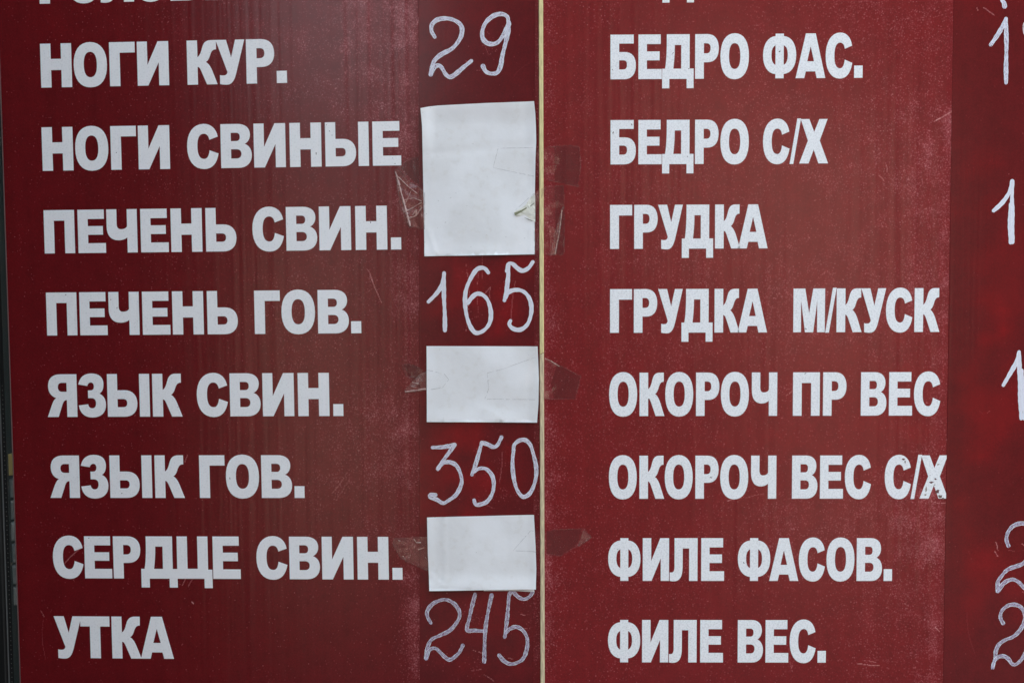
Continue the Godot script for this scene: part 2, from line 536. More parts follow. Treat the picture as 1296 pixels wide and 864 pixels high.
# triangles that fill an outline through points strewn inside it: [points, indices]
func filled(outline: PackedVector2Array, step: float, jitter: float) -> Array:
	var pts := dense(outline, step)
	var edge := pts.size()
	var lo := Vector2(INF, INF); var hi := -lo
	for p in pts:
		lo = lo.min(p); hi = hi.max(p)
	var y := lo.y + step * 0.5
	while y < hi.y:
		var x := lo.x + step * 0.5
		while x < hi.x:
			var q := Vector2(x, y) + Vector2(rng.randf() - 0.5, rng.randf() - 0.5) * step * jitter
			if Geometry2D.is_point_in_polygon(q, outline):
				var ok := true
				for i in edge:
					if pts[i].distance_to(q) < step * 0.45:
						ok = false
						break
				if ok:
					pts.append(q)
			x += step
		y += step
	var idx := Geometry2D.triangulate_delaunay(pts)
	var keep := PackedInt32Array()
	for k in range(0, idx.size(), 3):
		var c := (pts[idx[k]] + pts[idx[k + 1]] + pts[idx[k + 2]]) / 3
		if Geometry2D.is_point_in_polygon(c, outline):
			keep.append_array([idx[k], idx[k + 1], idx[k + 2]])
	return [pts, keep, edge]


# a sheet of paper on the left panel; lift(u, v) gives its height off the panel in millimetres
func paper_mesh(outline: PackedVector2Array, lift: Callable, o: Vector3) -> ArrayMesh:
	var f := filled(outline, 2.6, 0.3)
	var pts: PackedVector2Array = f[0]
	var st := SurfaceTool.new()
	st.begin(Mesh.PRIMITIVE_TRIANGLES)
	st.set_smooth_group(0)
	for side in 2:
		st.set_smooth_group(side)
		for k in range(0, f[1].size(), 3):
			var q := []
			for j in 3:
				var p: Vector2 = pts[f[1][k + j]]
				q.append(on(p.x, p.y, lift.call(p) - 0.14 * side) - o)
			var up: bool = (q[1] - q[0]).cross(q[2] - q[0]).z > 0
			if up != (side == 1):
				q.reverse()
			for p in q:
				st.add_vertex(p)
	for i in f[2]:
		st.set_smooth_group(2)
		var a: Vector2 = pts[i]; var b: Vector2 = pts[(i + 1) % f[2]]
		var p0: Vector3 = on(a.x, a.y, lift.call(a)) - o; var p1: Vector3 = on(b.x, b.y, lift.call(b)) - o
		var dz := Vector3(0, 0, -0.00014)
		for p in [p0, p1, p1 + dz, p0, p1 + dz, p0 + dz]:
			st.add_vertex(p)
	st.generate_normals()
	return st.commit()


func paper(label: String, outline: Array, lift: Callable, called := "paper_sheet") -> Node3D:
	var p := poly(outline)
	var mid := Vector2.ZERO
	for q in p:
		mid += q / p.size()
	var o := on(mid.x, mid.y, 0.0)
	var root := thing(called, label, "paper", left_xf * Transform3D(Basis.IDENTITY, o), "blank papers taped over prices")
	obj("sheet", paper_mesh(p, lift, o), M.paper, root)
	return root


# clear sticky tape over the board, by board coordinates; crumple in millimetres
func tape_mesh(outline: PackedVector2Array, step: float, crumple: float, lift: float, o: Vector3, over = null) -> ArrayMesh:
	var mb := Mb.new()
	var halves := [PackedVector2Array([Vector2(-900, -900), Vector2(HINGE, -900), Vector2(HINGE, 900), Vector2(-900, 900)]), PackedVector2Array([Vector2(HINGE, -900), Vector2(1900, -900), Vector2(1900, 900), Vector2(HINGE, 900)])]
	var hs := {}
	var height := func(p: Vector2) -> float:
		var key := Vector2i(p * 20.0)
		if not hs.has(key):
			hs[key] = rng.randf() * crumple
		var e := lift
		if over != null:
			e += over.call(p)
		return maxf(e + hs[key], lift + (2.2 - lift) * smoothstep(14.0, 2.6, absf(p.x - HINGE)))
	for s in 2:
		for part in Geometry2D.intersect_polygons(outline, halves[s]):
			var f := filled(part, step, 0.8)
			var pts: PackedVector2Array = f[0]
			for k in range(0, f[1].size(), 3):
				var q := []
				for j in 3:
					var p := pts[f[1][k + j]]
					var e: float = height.call(p)
					q.append((left_xf * on(p.x - HINGE, p.y, e) if s == 0 else right_xf * on(p.x, p.y, e)) - o)
				var nrm: Vector3 = (q[1] - q[0]).cross(q[2] - q[0]).normalized()
				mb.tri(q[0], q[1], q[2], nrm if nrm.z > 0 else -nrm)
	return mb.done()


# a thin line of grime that has stuck along the tape's cut edge
func rim_mesh(outline: PackedVector2Array, wide: float, lift: float, o: Vector3, over = null) -> ArrayMesh:
	var mb := Mb.new()
	var p := dense(outline, 2.0)
	var n := p.size()
	for i in n:
		if rng.randf() < 0.12:
			continue
		var a := p[i]; var b := p[(i + 1) % n]
		if minf(absf(a.x - HINGE), absf(b.x - HINGE)) < 5.0:
			continue
		var d := (b - a).normalized()
		var side := Vector2(d.y, -d.x) * wide * rng.randf_range(0.5, 1.2)
		var put := func(q: Vector2) -> Vector3:
			var e := lift
			if absf(q.x - HINGE) < 3.0:
				e = maxf(e, 2.2)
			elif over != null:
				e += over.call(q)
			return at_board(q.x, q.y, e) - o
		mb.quad(put.call(a), put.call(b), put.call(b - side), put.call(a - side), Vector3.BACK)
	return mb.done()


func tape(label: String, outline: Array, crumple: float, step: float, m: Material, lift := 0.12, over = null, rim := 0.45, creases := []) -> Node3D:
	var p := poly(outline)
	var mid := Vector2.ZERO
	for q in p:
		mid += q / p.size()
	var o := at_board(mid.x, mid.y, 0.0)
	var root := thing("clear_tape", label, "tape", Transform3D(Basis.IDENTITY, o), "strips of clear tape holding the papers")
	obj("film", tape_mesh(p, step, crumple, lift, o, over), m, root)
	if rim > 0.0:
		obj("grimy_edge", rim_mesh(p, rim, lift + crumple * 0.5 + 0.06, o, over), M.grime, root)
	for c in creases:               # [width, points]
		obj("crease", crease_mesh(poly(c[1]), c[0], lift + crumple + 0.1, o, over), M.crease, root)
	return root


# a doubled-up ridge in the tape, roof-shaped
func crease_mesh(p: PackedVector2Array, wide: float, lift: float, o: Vector3, over = null) -> ArrayMesh:
	var mb := Mb.new()
	var q := dense(p, 1.6)
	var n := q.size()
	var last := p[p.size() - 1]
	for i in n - 1:
		var a := q[i]; var b := q[i + 1]
		var d := (b - a).normalized()
		var wa := wide * 0.5 * rng.randf_range(0.4, 1.2)
		var side := Vector2(d.y, -d.x) * wa
		var put := func(z: Vector2, e: float) -> Vector3: return at_board(z.x, z.y, e + (over.call(z) if over != null else 0.0)) - o
		mb.quad(put.call(a - side, lift), put.call(b - side, lift), put.call(b, lift + wa), put.call(a, lift + wa))
		mb.quad(put.call(a, lift + wa), put.call(b, lift + wa), put.call(b + side, lift), put.call(a + side, lift))
		if b.distance_to(last) < 0.01:
			break
	return mb.done()


func _ready() -> void:
	rng.seed = 11
	# ------------------------------------------------ camera, sky, sun, exposure
	var cam := Camera3D.new()
	cam.name = "camera"
	cam.transform = Transform3D(Basis(Vector3(0.99983, -0.0038, -0.01801), Vector3(0.00268, 0.99805, -0.06232), Vector3(0.01821, 0.06226, 0.99789)), Vector3(0.02459, 0.08405 + EYE_HEIGHT, 1.34716))
	cam.fov = 26.99
	cam.near = 0.05
	cam.far = 400.0
	add_child(cam)
	cam.current = true

	var env := Environment.new()
	var sky_mat := ProceduralSkyMaterial.new()
	sky_mat.sky_top_color = Color(0.60, 0.66, 0.72)
	sky_mat.sky_horizon_color = Color(0.82, 0.83, 0.83)
	sky_mat.sky_curve = 0.25
	sky_mat.ground_bottom_color = Color(0.30, 0.29, 0.28)
	sky_mat.ground_horizon_color = Color(0.5, 0.5, 0.5)
	var sky := Sky.new()
	sky.sky_material = sky_mat
	env.background_mode = Environment.BG_SKY
	env.sky = sky
	env.background_energy_multiplier = 1.3
	env.tonemap_mode = Environment.TONE_MAPPER_LINEAR
	env.tonemap_exposure = 4.9
	env.sdfgi_enabled = true
	env.ssao_enabled = true
	env.ssil_enabled = true
	var we := WorldEnvironment.new()
	we.name = "world_environment"
	we.environment = env
	add_child(we)

	var sun := DirectionalLight3D.new()
	sun.name = "sun"
	sun.light_color = Color(1.0, 0.95, 0.87)
	sun.light_energy = 1.35
	sun.light_angular_distance = 0.5
	sun.shadow_enabled = true
	sun.basis = Basis.looking_at(Vector3(0.22, -0.72, 0.62))
	add_child(sun)

	# ------------------------------------------------ where the two panels hang
	var yaw := 0.04875; var roll := 0.00737
	var ux := Vector3(cos(yaw), 0, sin(yaw)); var uy := Vector3.UP
	var lx := ux * cos(roll) + uy * sin(roll); var ly := -ux * sin(roll) + uy * cos(roll)
	var lb := Basis(lx, ly, lx.cross(ly))
	left_xf = Transform3D(lb, Vector3(HINGE * 0.001, EYE_HEIGHT, 0) + lb * Vector3(0, BASE * 0.001, 0))
	right_xf = Transform3D(Basis.IDENTITY, Vector3(0, EYE_HEIGHT + BASE * 0.001, 0))

	make_materials()
	build_place()
	build_left_panel()
	build_right_panel()
	build_joint()
	build_papers_and_tape()


func make_materials() -> void:
	for s in 2:
		var m := mat(Color.WHITE, 0.5, 0.4)
		m.albedo_texture = noise_tex(20 + s, 0.42, srgb(214, 215, 215), srgb(238, 239, 239), 0.1 + 0.1 * s, 0.36 + 0.16 * s)
		m.uv1_triplanar = true
		m.uv1_world_triplanar = true
		m.uv1_scale = Vector3.ONE * 2.6
		M["letter_left" if s == 0 else "letter_right"] = m
	M.marker = marker(31, -0.60, srgb(222, 222, 231))
	M.marker_worn = marker(32, -0.07, srgb(178, 170, 196))
	M.marker_thin = marker(33, -0.26, srgb(208, 205, 220))
	var p := mat(Color.WHITE, 0.75, 0.3)
	p.albedo_texture = paper_texture()
	p.uv1_triplanar = true
	p.uv1_scale = Vector3.ONE * 5.0
	p.normal_enabled = true
	var dent := noise(41, 0.02, 4).get_seamless_image(512, 512)
	dent.convert(Image.FORMAT_RGBA8)
	dent.bump_map_to_normal_map(3.0)
	p.normal_texture = ImageTexture.create_from_image(dent)
	p.normal_scale = 0.14
	M.paper = p
	var clear := mat(Color(1, 1, 1, 0.008), 0.05, 0.25)
	clear.transparency = BaseMaterial3D.TRANSPARENCY_ALPHA
	M.tape = clear
	var cloudy := mat(Color(0.74, 0.52, 0.47, 0.15), 0.2, 0.4)
	cloudy.transparency = BaseMaterial3D.TRANSPARENCY_ALPHA
	M.tape_cloudy = cloudy
	var g := mat(Color(0.50, 0.44, 0.42, 0.28), 0.25)
	g.transparency = BaseMaterial3D.TRANSPARENCY_ALPHA
	M.grime = g
	M.nick = mat(lin(0.10, 0.07, 0.06), 0.7)
	var cr := mat(Color(0.82, 0.68, 0.64, 0.5), 0.25)
	cr.transparency = BaseMaterial3D.TRANSPARENCY_ALPHA
	M.crease = cr
	M.glass = mat(Color(0.6, 0.7, 0.68, 0.05), 0.03)
	M.glass.transparency = BaseMaterial3D.TRANSPARENCY_ALPHA
	M.black = mat(lin(0.006, 0.007, 0.007), 0.45)
	M.dark = mat(lin(0.02, 0.022, 0.022), 0.6)
	M.metal = mat(lin(0.11, 0.115, 0.11), 0.45)
	M.cream = mat(Color.WHITE, 0.5)
	M.cream.albedo_texture = noise_tex(50, 0.03, srgb(204, 188, 136), srgb(230, 216, 158), 0.2, 0.75)
	M.cream.uv1_triplanar = true
	M.cream.uv1_scale = Vector3(30, 4, 30)
	M.cream_worn = mat(Color.WHITE, 0.5)
	M.cream_worn.albedo_texture = noise_tex(51, 0.03, srgb(186, 168, 138), srgb(222, 206, 166), 0.2, 0.75)
	M.cream_worn.uv1_triplanar = true
	M.cream_worn.uv1_scale = Vector3(30, 4, 30)


# soft grey handling marks, a few specks and short fibres
func paper_texture() -> ImageTexture:
	var n := 512
	var a := noise(40, 0.005, 4).get_seamless_image(n, n); a.convert(Image.FORMAT_L8)
	var b := noise(42, 0.03, 4).get_seamless_image(n, n); b.convert(Image.FORMAT_L8)
	var A := a.get_data(); var B := b.get_data()
	var im := Image.create(n, n, false, Image.FORMAT_RGB8)
	for y in n:
		for x in n:
			var k := smoothstep(0.35, 0.75, A[y * n + x] / 255.0)
			var m := smoothstep(0.62, 0.8, B[y * n + x] / 255.0) * k
			var c := Color8(240, 241, 241).lerp(Color8(229, 229, 227), k * 0.6).lerp(Color8(222, 220, 215), m * 0.35)
			im.set_pixel(x, y, c.darkened(rng.randf() * 0.015))
	for i in 70:
		var x := rng.randi() % n; var y := rng.randi() % n
		var d := Color8(120, 118, 112)
		for k in rng.randi_range(1, 3):
			im.set_pixel((x + k) % n, y, im.get_pixel((x + k) % n, y).lerp(d, rng.randf_range(0.15, 0.6)))
	return ImageTexture.create_from_image(im)


# a sharp fold from a to b, h millimetres high
func fold(p: Vector2, a: Vector2, b: Vector2, h: float, half := 2.6) -> float:
	return h * maxf(0.0, 1.0 - Geometry2D.get_closest_point_to_segment(p, a, b).distance_to(p) / half)


func build_place() -> void:
	# pavement
	var mb := Mb.new()
	mb.quad(Vector3(-60, 0, -20), Vector3(60, 0, -20), Vector3(60, 0, 60), Vector3(-60, 0, 60), Vector3.UP)
	var gm := mat(Color.WHITE, 0.9)
	gm.albedo_texture = noise_tex(60, 0.02, lin(0.03, 0.03, 0.03), lin(0.06, 0.058, 0.055))
	gm.uv1_triplanar = true
	gm.uv1_scale = Vector3.ONE * 0.6
	var o := obj("pavement", mb.done(), gm, self)
	o.set_meta("kind", "structure")
	tag(o, "dark asphalt pavement in front of the sign", "pavement")

	# the kiosk wall that carries the sign, with a window opening behind the left panel
	var wall := Mb.new()
	wall.box(Vector3(-0.35, 0, -0.30), Vector3(2.6, 3.0, -0.06))
	wall.box(Vector3(-2.4, 0, -0.30), Vector3(-0.35, 0.75, -0.06))
	wall.box(Vector3(-2.4, 2.35, -0.30), Vector3(-0.35, 3.0, -0.06))
	wall.box(Vector3(-2.4, 0.75, -0.30), Vector3(-1.6, 2.35, -0.06))
	wall.box(Vector3(-2.4, 0.0, -1.6), Vector3(2.6, 3.0, -1.5))
	wall.box(Vector3(-2.4, 0.0, -1.5), Vector3(-2.3, 3.0, -0.30))
	wall.box(Vector3(2.5, 0.0, -1.5), Vector3(2.6, 3.0, -0.30))
	wall.box(Vector3(-2.45, 3.0, -1.65), Vector3(2.65, 3.1, 0.05))
	o = obj("kiosk_wall", wall.done(), mat(lin(0.16, 0.15, 0.145), 0.7), self)
	o.set_meta("kind", "structure")
	tag(o, "grey kiosk wall behind the sign panels", "wall")

	# window: frame, bright gasket line, spacer bar with its row of holes, glass
	var win := thing("window", "dark window with a perforated black spacer bar, left of the sign", "window", left_xf)
	var f := Mb.new()
	f.chamfer_box(on(-620, -700, -60), on(-532.6, 760, -2), 0.003)
	obj("frame", f.done(), M.black, win)
	f = Mb.new()
	f.chamfer_box(on(-532.4, -700, -50), on(-531.7, 760, -2.4), 0.0003)
	obj("gasket", f.done(), M.metal, win)
	f = Mb.new()
	f.chamfer_box(on(-531.6, -700, -50), on(-527.4, 760, -4.0), 0.0003)
	obj("spacer_bar", f.done(), M.black, win)
	var hole := CylinderMesh.new()
	hole.top_radius = 0.0005; hole.bottom_radius = 0.0005; hole.height = 0.0004; hole.radial_segments = 8; hole.rings = 1
	for i in 72:
		var v := -40.0 - i * 4.6
		var dot := obj("perforation", hole, M.metal, win, on(-529.2 - 0.1 * sin(i * 1.7), v, -3.9))
		dot.rotation.x = PI / 2
	f = Mb.new()
	f.box(on(-527.3, -700, -6), on(-330, 760, -5))
	obj("pane", f.done(), M.glass, win)

	# plain yellow and grey solids just behind the glass, in the narrow gap
	var yellow := Mb.new()
	yellow.chamfer_box(Vector3(-0.006, 0, -0.02), Vector3(0.006, 0.021, 0.0), 0.001)
	o = obj("yellow_slab", yellow.done(), mat(lin(0.42, 0.32, 0.09), 0.6), self)
	o.transform = left_xf * Transform3D(Basis.IDENTITY, on(-521.2, -129, -6.6))
	tag(o, "small yellow card behind the window glass, beside the dark gap left of the sign", "slab")
	for i in 6:
		var b := Mb.new()
		b.chamfer_box(Vector3(-0.006, 0, -0.03), Vector3(0.006, 0.0185, 0.0), 0.0015)
		o = obj("block", b.done(), mat(lin(0.16 + 0.05 * (i % 3), 0.18 + 0.05 * (i % 3), 0.175 + 0.045 * (i % 3)), 0.6), self)
		o.transform = left_xf * Transform3D(Basis.IDENTITY, on(-521.2, -151.5 - 21.5 * i, -7.2 - 0.8 * (i % 2)))
		tag(o, ["topmost grey carton under the yellow card behind the window", "second grey carton down in the pile behind the window", "third grey carton down in the pile behind the window", "fourth grey carton down in the pile behind the window", "fifth grey carton down in the pile behind the window", "lowest grey carton of the pile behind the window"][i], "block", "grey blocks piled behind the window")

	# what the panels face: a house across the street with a dark gateway, a garden wall with sky above it, and an unseen dark mass added at left to block sky
	var house := thing("house", "pale house across the street, facing the sign, outside the picture", "house", Transform3D(Basis.IDENTITY, Vector3(0, 0, 6)))
	var h := Mb.new()
	h.box(Vector3(0.38, 0, 0), Vector3(2.15, 4.6, 4)); h.box(Vector3(-1.32, 3.0, 0), Vector3(0.38, 4.6, 4))
	obj("wall", h.done(), mat(lin(0.09, 0.05, 0.04), 0.85), house)
	for w in [[0.70, 1.00, 1.55, 2.8], [1.28, 1.78, 0.95, 2.35], [1.25, 1.85, 0.04, 0.5]]:
		var q := Mb.new()
		q.box(Vector3(w[0], w[2], -0.09), Vector3(w[1], w[3], -0.002))
		obj("reflector_panel", q.done(), mat(lin(0.74, 0.57, 0.49), 0.85), house)  # unseen reflector, added so the right panel mirrors a warm patch
	h = Mb.new()
	h.box(Vector3(-1.32, 0, 0.35), Vector3(0.38, 3.0, 0.45))
	obj("gate", h.done(), mat(lin(0.022, 0.02, 0.02), 0.7), house)
	h = Mb.new()
	h.box(Vector3(2.15, 0, -0.2), Vector3(14, 4.6, 4))
	obj("brick_wing", h.done(), mat(lin(0.045, 0.025, 0.02), 0.85), house)
	for w in [[1.06, 1.3, 0.16, 1.0], [1.88, 1.25, 0.2, 1.05]]:
		var q := Mb.new()
		q.box(Vector3(0, 0, -0.02), Vector3(w[2], w[3], 0.03))
		obj("window", q.done(), mat(lin(0.03, 0.035, 0.04), 0.1), house, Vector3(w[0], w[1], 0))
	h = Mb.new()
	h.box(Vector3(-1.5, 4.6, -0.4), Vector3(14.3, 4.8, 4.3))
	obj("roof", h.done(), mat(lin(0.10, 0.07, 0.06), 0.8), house)
	h = Mb.new()
	h.box(Vector3(-2.02, 0, -0.1), Vector3(-1.32, 2.35, 0.1))
	var garden := thing("garden_wall", "pale garden wall beside the house across the street, outside the picture", "wall", Transform3D(Basis.IDENTITY, Vector3(0, 0, 6)))
	obj("masonry", h.done(), mat(lin(0.14, 0.11, 0.09), 0.85), garden)
	for w in [[-1.95, -1.52, 1.02, 1.66], [-1.78, -1.40, 0.08, 0.85]]:
		h = Mb.new()
		h.box(Vector3(w[0], w[2], -0.15), Vector3(w[1], w[3], -0.102))
		obj("reflector_board", h.done(), mat(lin(0.72, 0.55, 0.46), 0.8), garden)  # added out of view to mirror as soft patches in the left panel
	h = Mb.new()
	h.box(Vector3(-2.06, 2.35, -0.16), Vector3(-1.32, 2.42, 0.16))
	obj("coping", h.done(), mat(lin(0.3, 0.29, 0.28), 0.85), garden)
	var s := Mb.new()
	s.box(Vector3(-3.2, 0, 0.12), Vector3(-0.66, 2.8, 1.4))
	var sky_blocker := thing("sky_blocker", "dark mass left of the sign, added out of view to hold back skylight", "sky_blocker", Transform3D.IDENTITY)  # unseen mass added to darken the left side of the sign
	obj("wall", s.done(), mat(lin(0.025, 0.018, 0.015), 0.8), sky_blocker)
	s = Mb.new()
	s.box(Vector3(-3.4, 2.8, 0.1), Vector3(-0.58, 2.9, 1.5))
	obj("roof", s.done(), mat(lin(0.06, 0.06, 0.06), 0.8), sky_blocker)


func build_left_panel() -> void:
	var panel := thing("sign_panel", "dark red price board with left column of white words and taped papers", "sign", left_xf)
	var dust_haze := [[-135, 330, 70, 120, 0.9], [-125, 250, 26, 60, 0.8], [-122, 0, 10, 400, 0.35], [-180, 250, 90, 90, 0.22], [-123, 55, 18, 55, 1.0], [-150, 80, 90, 60, 0.18], [-150, -75, 50, 50, 0.6], [-170, -125, 80, 60, 0.28], [-235, 15, 40, 70, 0.16],
		[-125, -285, 18, 80, 0.9], [-150, -180, 50, 14, 0.3], [-125, 150, 22, 40, 0.2], [-4, 0, 4, 400, 0.5], [-4, -250, 7, 60, 0.7], [-250, 330, 120, 60, 0.15], [-300, 100, 170, 300, 0.05]]  # real dust, plus reflected haze painted in as wide mid-panel blobs
	var clear := [[-135.2, 165.5, -131.3, 170.4, -122.2, 174.7, -110.2, 176, -109.9, 142.8, -115.1, 148.8, -122.6, 151.9], [-133.7, -21.8, -127.6, -20.4, -114, -26.5, -112, -28, -124, -37.1, -130, -31.7]]
	var scratch := [[-121, 322, -111, 336, 0.5], [-118, 300, -112, 318, 0.5], [-166, 64, -155, 38, 0.5], [-168, 70, -163, 58, 0.4], [-479, -223, -440, -189, 0.55], [-472, -226, -466, -222, 0.3], [-355, -236, -351, -228, 0.5], [-349, -237, -344, -229, 0.4],
		[-389, 250, -375, 262, 0.2], [-497, -262, -494, -268, 0.5, 0.3], [-495, -270, -494, -310, 0.18, 0.3], [-350, -115, -347, -108, 0.5], [-346, -252, -344, -254, 0.9], [-205, -145, -190, -125, 0.3, 0.3], [-200, -150, -188, -132, 0.25, 0.3], [-240, 128, -225, 150, 0.12, 0.4]]
	var pic := red_picture(101, -520.0, 520.0, 860.0, lin(0.124, 0.0062, 0.0085), dust_haze, clear, [[-300, 330, 300, 60, 0.12]], scratch, 0.02)
	M.ripple = ripple_map(9, 1024, 1.0, 0.12)
	var o := Vector3.ZERO
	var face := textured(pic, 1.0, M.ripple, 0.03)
	face.roughness_texture = rough_map(-520.0, 520.0, 860.0, 0.22, clear)
	var left_sheet := sheet(-519.0, BASE, 1.0, 430, -4.0, 0.0, 0.4, o)
	var arrays := left_sheet.surface_get_arrays(0)      # its right edge is cut plumb, along the seam
	for i in arrays[Mesh.ARRAY_VERTEX].size():
		if arrays[Mesh.ARRAY_VERTEX][i].x > -0.01:
			arrays[Mesh.ARRAY_VERTEX][i].x += (arrays[Mesh.ARRAY_VERTEX][i].y + BASE * 0.001) * 0.00737
	var cut := ArrayMesh.new()
	cut.add_surface_from_arrays(Mesh.PRIMITIVE_TRIANGLES, arrays)
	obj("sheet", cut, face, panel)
	var e := Mb.new()
	e.chamfer_box(on(-519.9, BASE, -4.0), on(-519.05, 430, 0.05), 0.0002)
	obj("pale_edge", e.done(), mat(lin(0.16, 0.085, 0.08), 0.5), panel)  # thin strip, paler than the sheet, down its left side

	# the smooth price strip: slightly crooked
	var spic := red_picture(103, 0.0, 110.0, 860.0, lin(0.112, 0.0065, 0.009), [[30, -330, 40, 40, 0.05], [66, 283, 6, 12, 0.3], [88, 22, 3, 30, 0.22], [52, -120, 3, 22, 0.3], [76, -110, 2.5, 30, 0.3], [50, 65, 12, 5, 0.2], [60, -148, 14, 5, 0.25], [92, -148, 14, 7, 0.3], [50, -262, 8, 20, 0.2], [56, -310, 6, 8, 0.3], [104, -262, 5, 30, 0.2]], [], [[50, 45, 34, 55, 0.85], [85, 35, 24, 50, 0.5], [20, -120, 40, 50, 0.55], [65, -125, 30, 40, 0.75], [60, -270, 60, 50, 0.5], [55, -75, 60, 20, 0.3], [30, 320, 60, 30, 0.3]],
		[[45, 74, 45, 10, 0.6, 0.55], [57, 66, 57, 25, 0.4, 0.6], [68, 52, 68, 40, 0.5, 0.5], [47, 20, 62, 26, 0.4, 0.6], [60, 44, 68, 52, 0.4], [88, 20, 92, 58, 0.3], [81, 58, 88, 45, 0.3], [60, 98, 60, 60, 0.35, 0.4], [44, 265, 50, 262, 0.5, 0.6], [54, 255, 58, 256, 0.5, 0.5],
		[53, -130, 55, -105, 0.25, 0.2], [55, -103, 60, -97, 0.25, 0.2], [80, -105, 77, -135, 0.3, 0.2], [57, -152, 72, -160, 0.3, 0.2], [52, -298, 64, -302, 0.7, 0.5], [50, -318, 60, -316, 0.5, 0.6], [63, -322, 72, -328, 0.6, 0.5], [98, -262, 102, -263, 0.6], [100, -276, 104, -276, 0.5], [86, -305, 90, -306, 0.5], [76, -330, 80, -330, 0.6], [90, 250, 104, 262, 0.08], [60, 285, 66, 270, 0.2]], 0.004)
	var strip := sheet(0, BASE, 110, 430, 0.02, 0.32, 0.25, on(55, 0, 0))
	var st := obj("price_strip", strip, textured(spic, 0.16, M.ripple, 0.018), panel, on(-62.0, 0, 0))
	st.rotation.z = -0.0135

	for row in [[0, "ГОЛОВЫ", [-465.5, -434.5, -402.0, -369.5, -335.5, -296.0]],
			[1, "НОГИ КУР.", [-463.8, -430.2, -398.9, -369.0, -321.2, -293.9, -265.0, -244.5]],
			[2, "НОГИ СВИНЫЕ", [-464.9, -431.2, -400.0, -370.2, -322.6, -290.1, -257.7, -223.1, -183.2, -145.1]],
			[3, "ПЕЧЕНЬ СВИН.", [-465.6, -433.6, -403.8, -371.8, -340.5, -306.8, -261.0, -228.5, -196.2, -161.3, -137.7]],
			[4, "ПЕЧЕНЬ ГОВ.", [-465.8, -434.3, -404.1, -372.3, -341.1, -307.3, -263.5, -233.4, -199.4, -177.5]],
			[5, "ЯЗЫК СВИН.", [-467.9, -438.0, -401.9, -363.5, -319.2, -286.9, -254.5, -220.1, -196.3]],
			[6, "ЯЗЫК ГОВ.", [-467.8, -437.9, -401.8, -363.3, -321.3, -291.4, -257.8, -235.7]],
			[7, "СЕРДЦЕ СВИН.", [-466.9, -436.7, -408.0, -376.0, -340.7, -308.9, -264.3, -232.1, -199.7, -165.2, -141.5]],
			[8, "УТКА", [-469.4, -442.0, -410.7, -380.2]]]:
		line_of_words(panel, true, row[0], row[1], row[2])

	nicks(panel, [[-461.1, 48.4], [-410.8, 35.3], [-353.2, -60.9], [-411.1, -145.3], [-303.8, -130.7], [-407.1, 184.4], [-202.6, 207.3], [-199.6, 201.3], [-197.4, 197.5], [-161.8, 114.4], [-465.6, 101.4], [-416.6, 43.4], [-445.5, -189.5], [-300.8, -209.6], [-242.1, 172.5], [-137.4, 169.8], [-139.6, 175.0], [-213.0, 180.6], [-271.6, -53.9]])
	var z := 0.40
	price(panel, "white hand-painted price 29", [
		[[-97.7, 287.5, -100.7, 292.9, -100.3, 299.1, -95.1, 303.5, -87.3, 304.6, -79.6, 302.9, -73.4, 298.5, -71.9, 292.3, -74.4, 284.7, -81.5, 276.5, -91.7, 271.3, -98, 266.1, -100.9, 260, -102.1, 252.8],
		[-101.6, 254.6, -98.1, 259.9, -94.2, 260.9, -91.1, 258.2, -88.1, 252.8, -84.2, 250, -79.5, 251.9, -71.6, 258.3, -63.5, 264.6]],
		[[-28.4, 300.5, -29.2, 305.1, -34.5, 307.5, -41.5, 306.2, -48.6, 301, -52.5, 293.4, -52.6, 285.8, -48.8, 281.1, -42.6, 279.8, -37.2, 282.4, -32.4, 289.2, -27.7, 298.2],
		[-28, 299.8, -28.5, 291.4, -31, 280.8, -34.2, 268.6, -35.9, 259.5, -39.1, 253.4, -44.5, 252.3, -49.9, 254.4, -52.6, 259.5]]], 3.9, M.marker_thin, z)
	price(panel, "white hand-painted price 165", [
		[[-107.6, 38.5, -99.6, 46.5, -94, 55.1, -92.1, 65.7], [-92.1, 65.7, -92.6, 45.7, -92, 26.1, -92.1, 11.2]],
		[[-49.9, 65.6, -53, 69.5, -56.9, 70.3, -61.6, 68.1, -67.2, 59.5, -71.6, 48.6, -72.4, 36.1, -70.8, 23.6, -67, 13.4, -62.4, 8.6, -56.1, 10.1, -50.5, 15.6, -48.1, 22.6, -48.3, 31.2, -51, 39.8, -55.6, 44.6, -61.1, 45.7, -65.9, 42.3, -69.9, 36.9]],
		[[-7.6, 75.3, -11.5, 69.9, -17, 67.1, -21.7, 69.2, -27.1, 73.9, -31, 73.2, -32.2, 67], [-30.6, 72.4, -31.2, 60.7, -32.9, 48.3, -34.9, 39.2],
		[-34, 42, -31.3, 46.7, -25, 49, -18, 48.1, -12.6, 43.4, -9.6, 35.6, -9.7, 26.2, -12.9, 16.9, -18.4, 11.9, -23.9, 11.3, -28.6, 13.5, -30.6, 17, -29.3, 19.8]]], 3.8, M.marker, z)
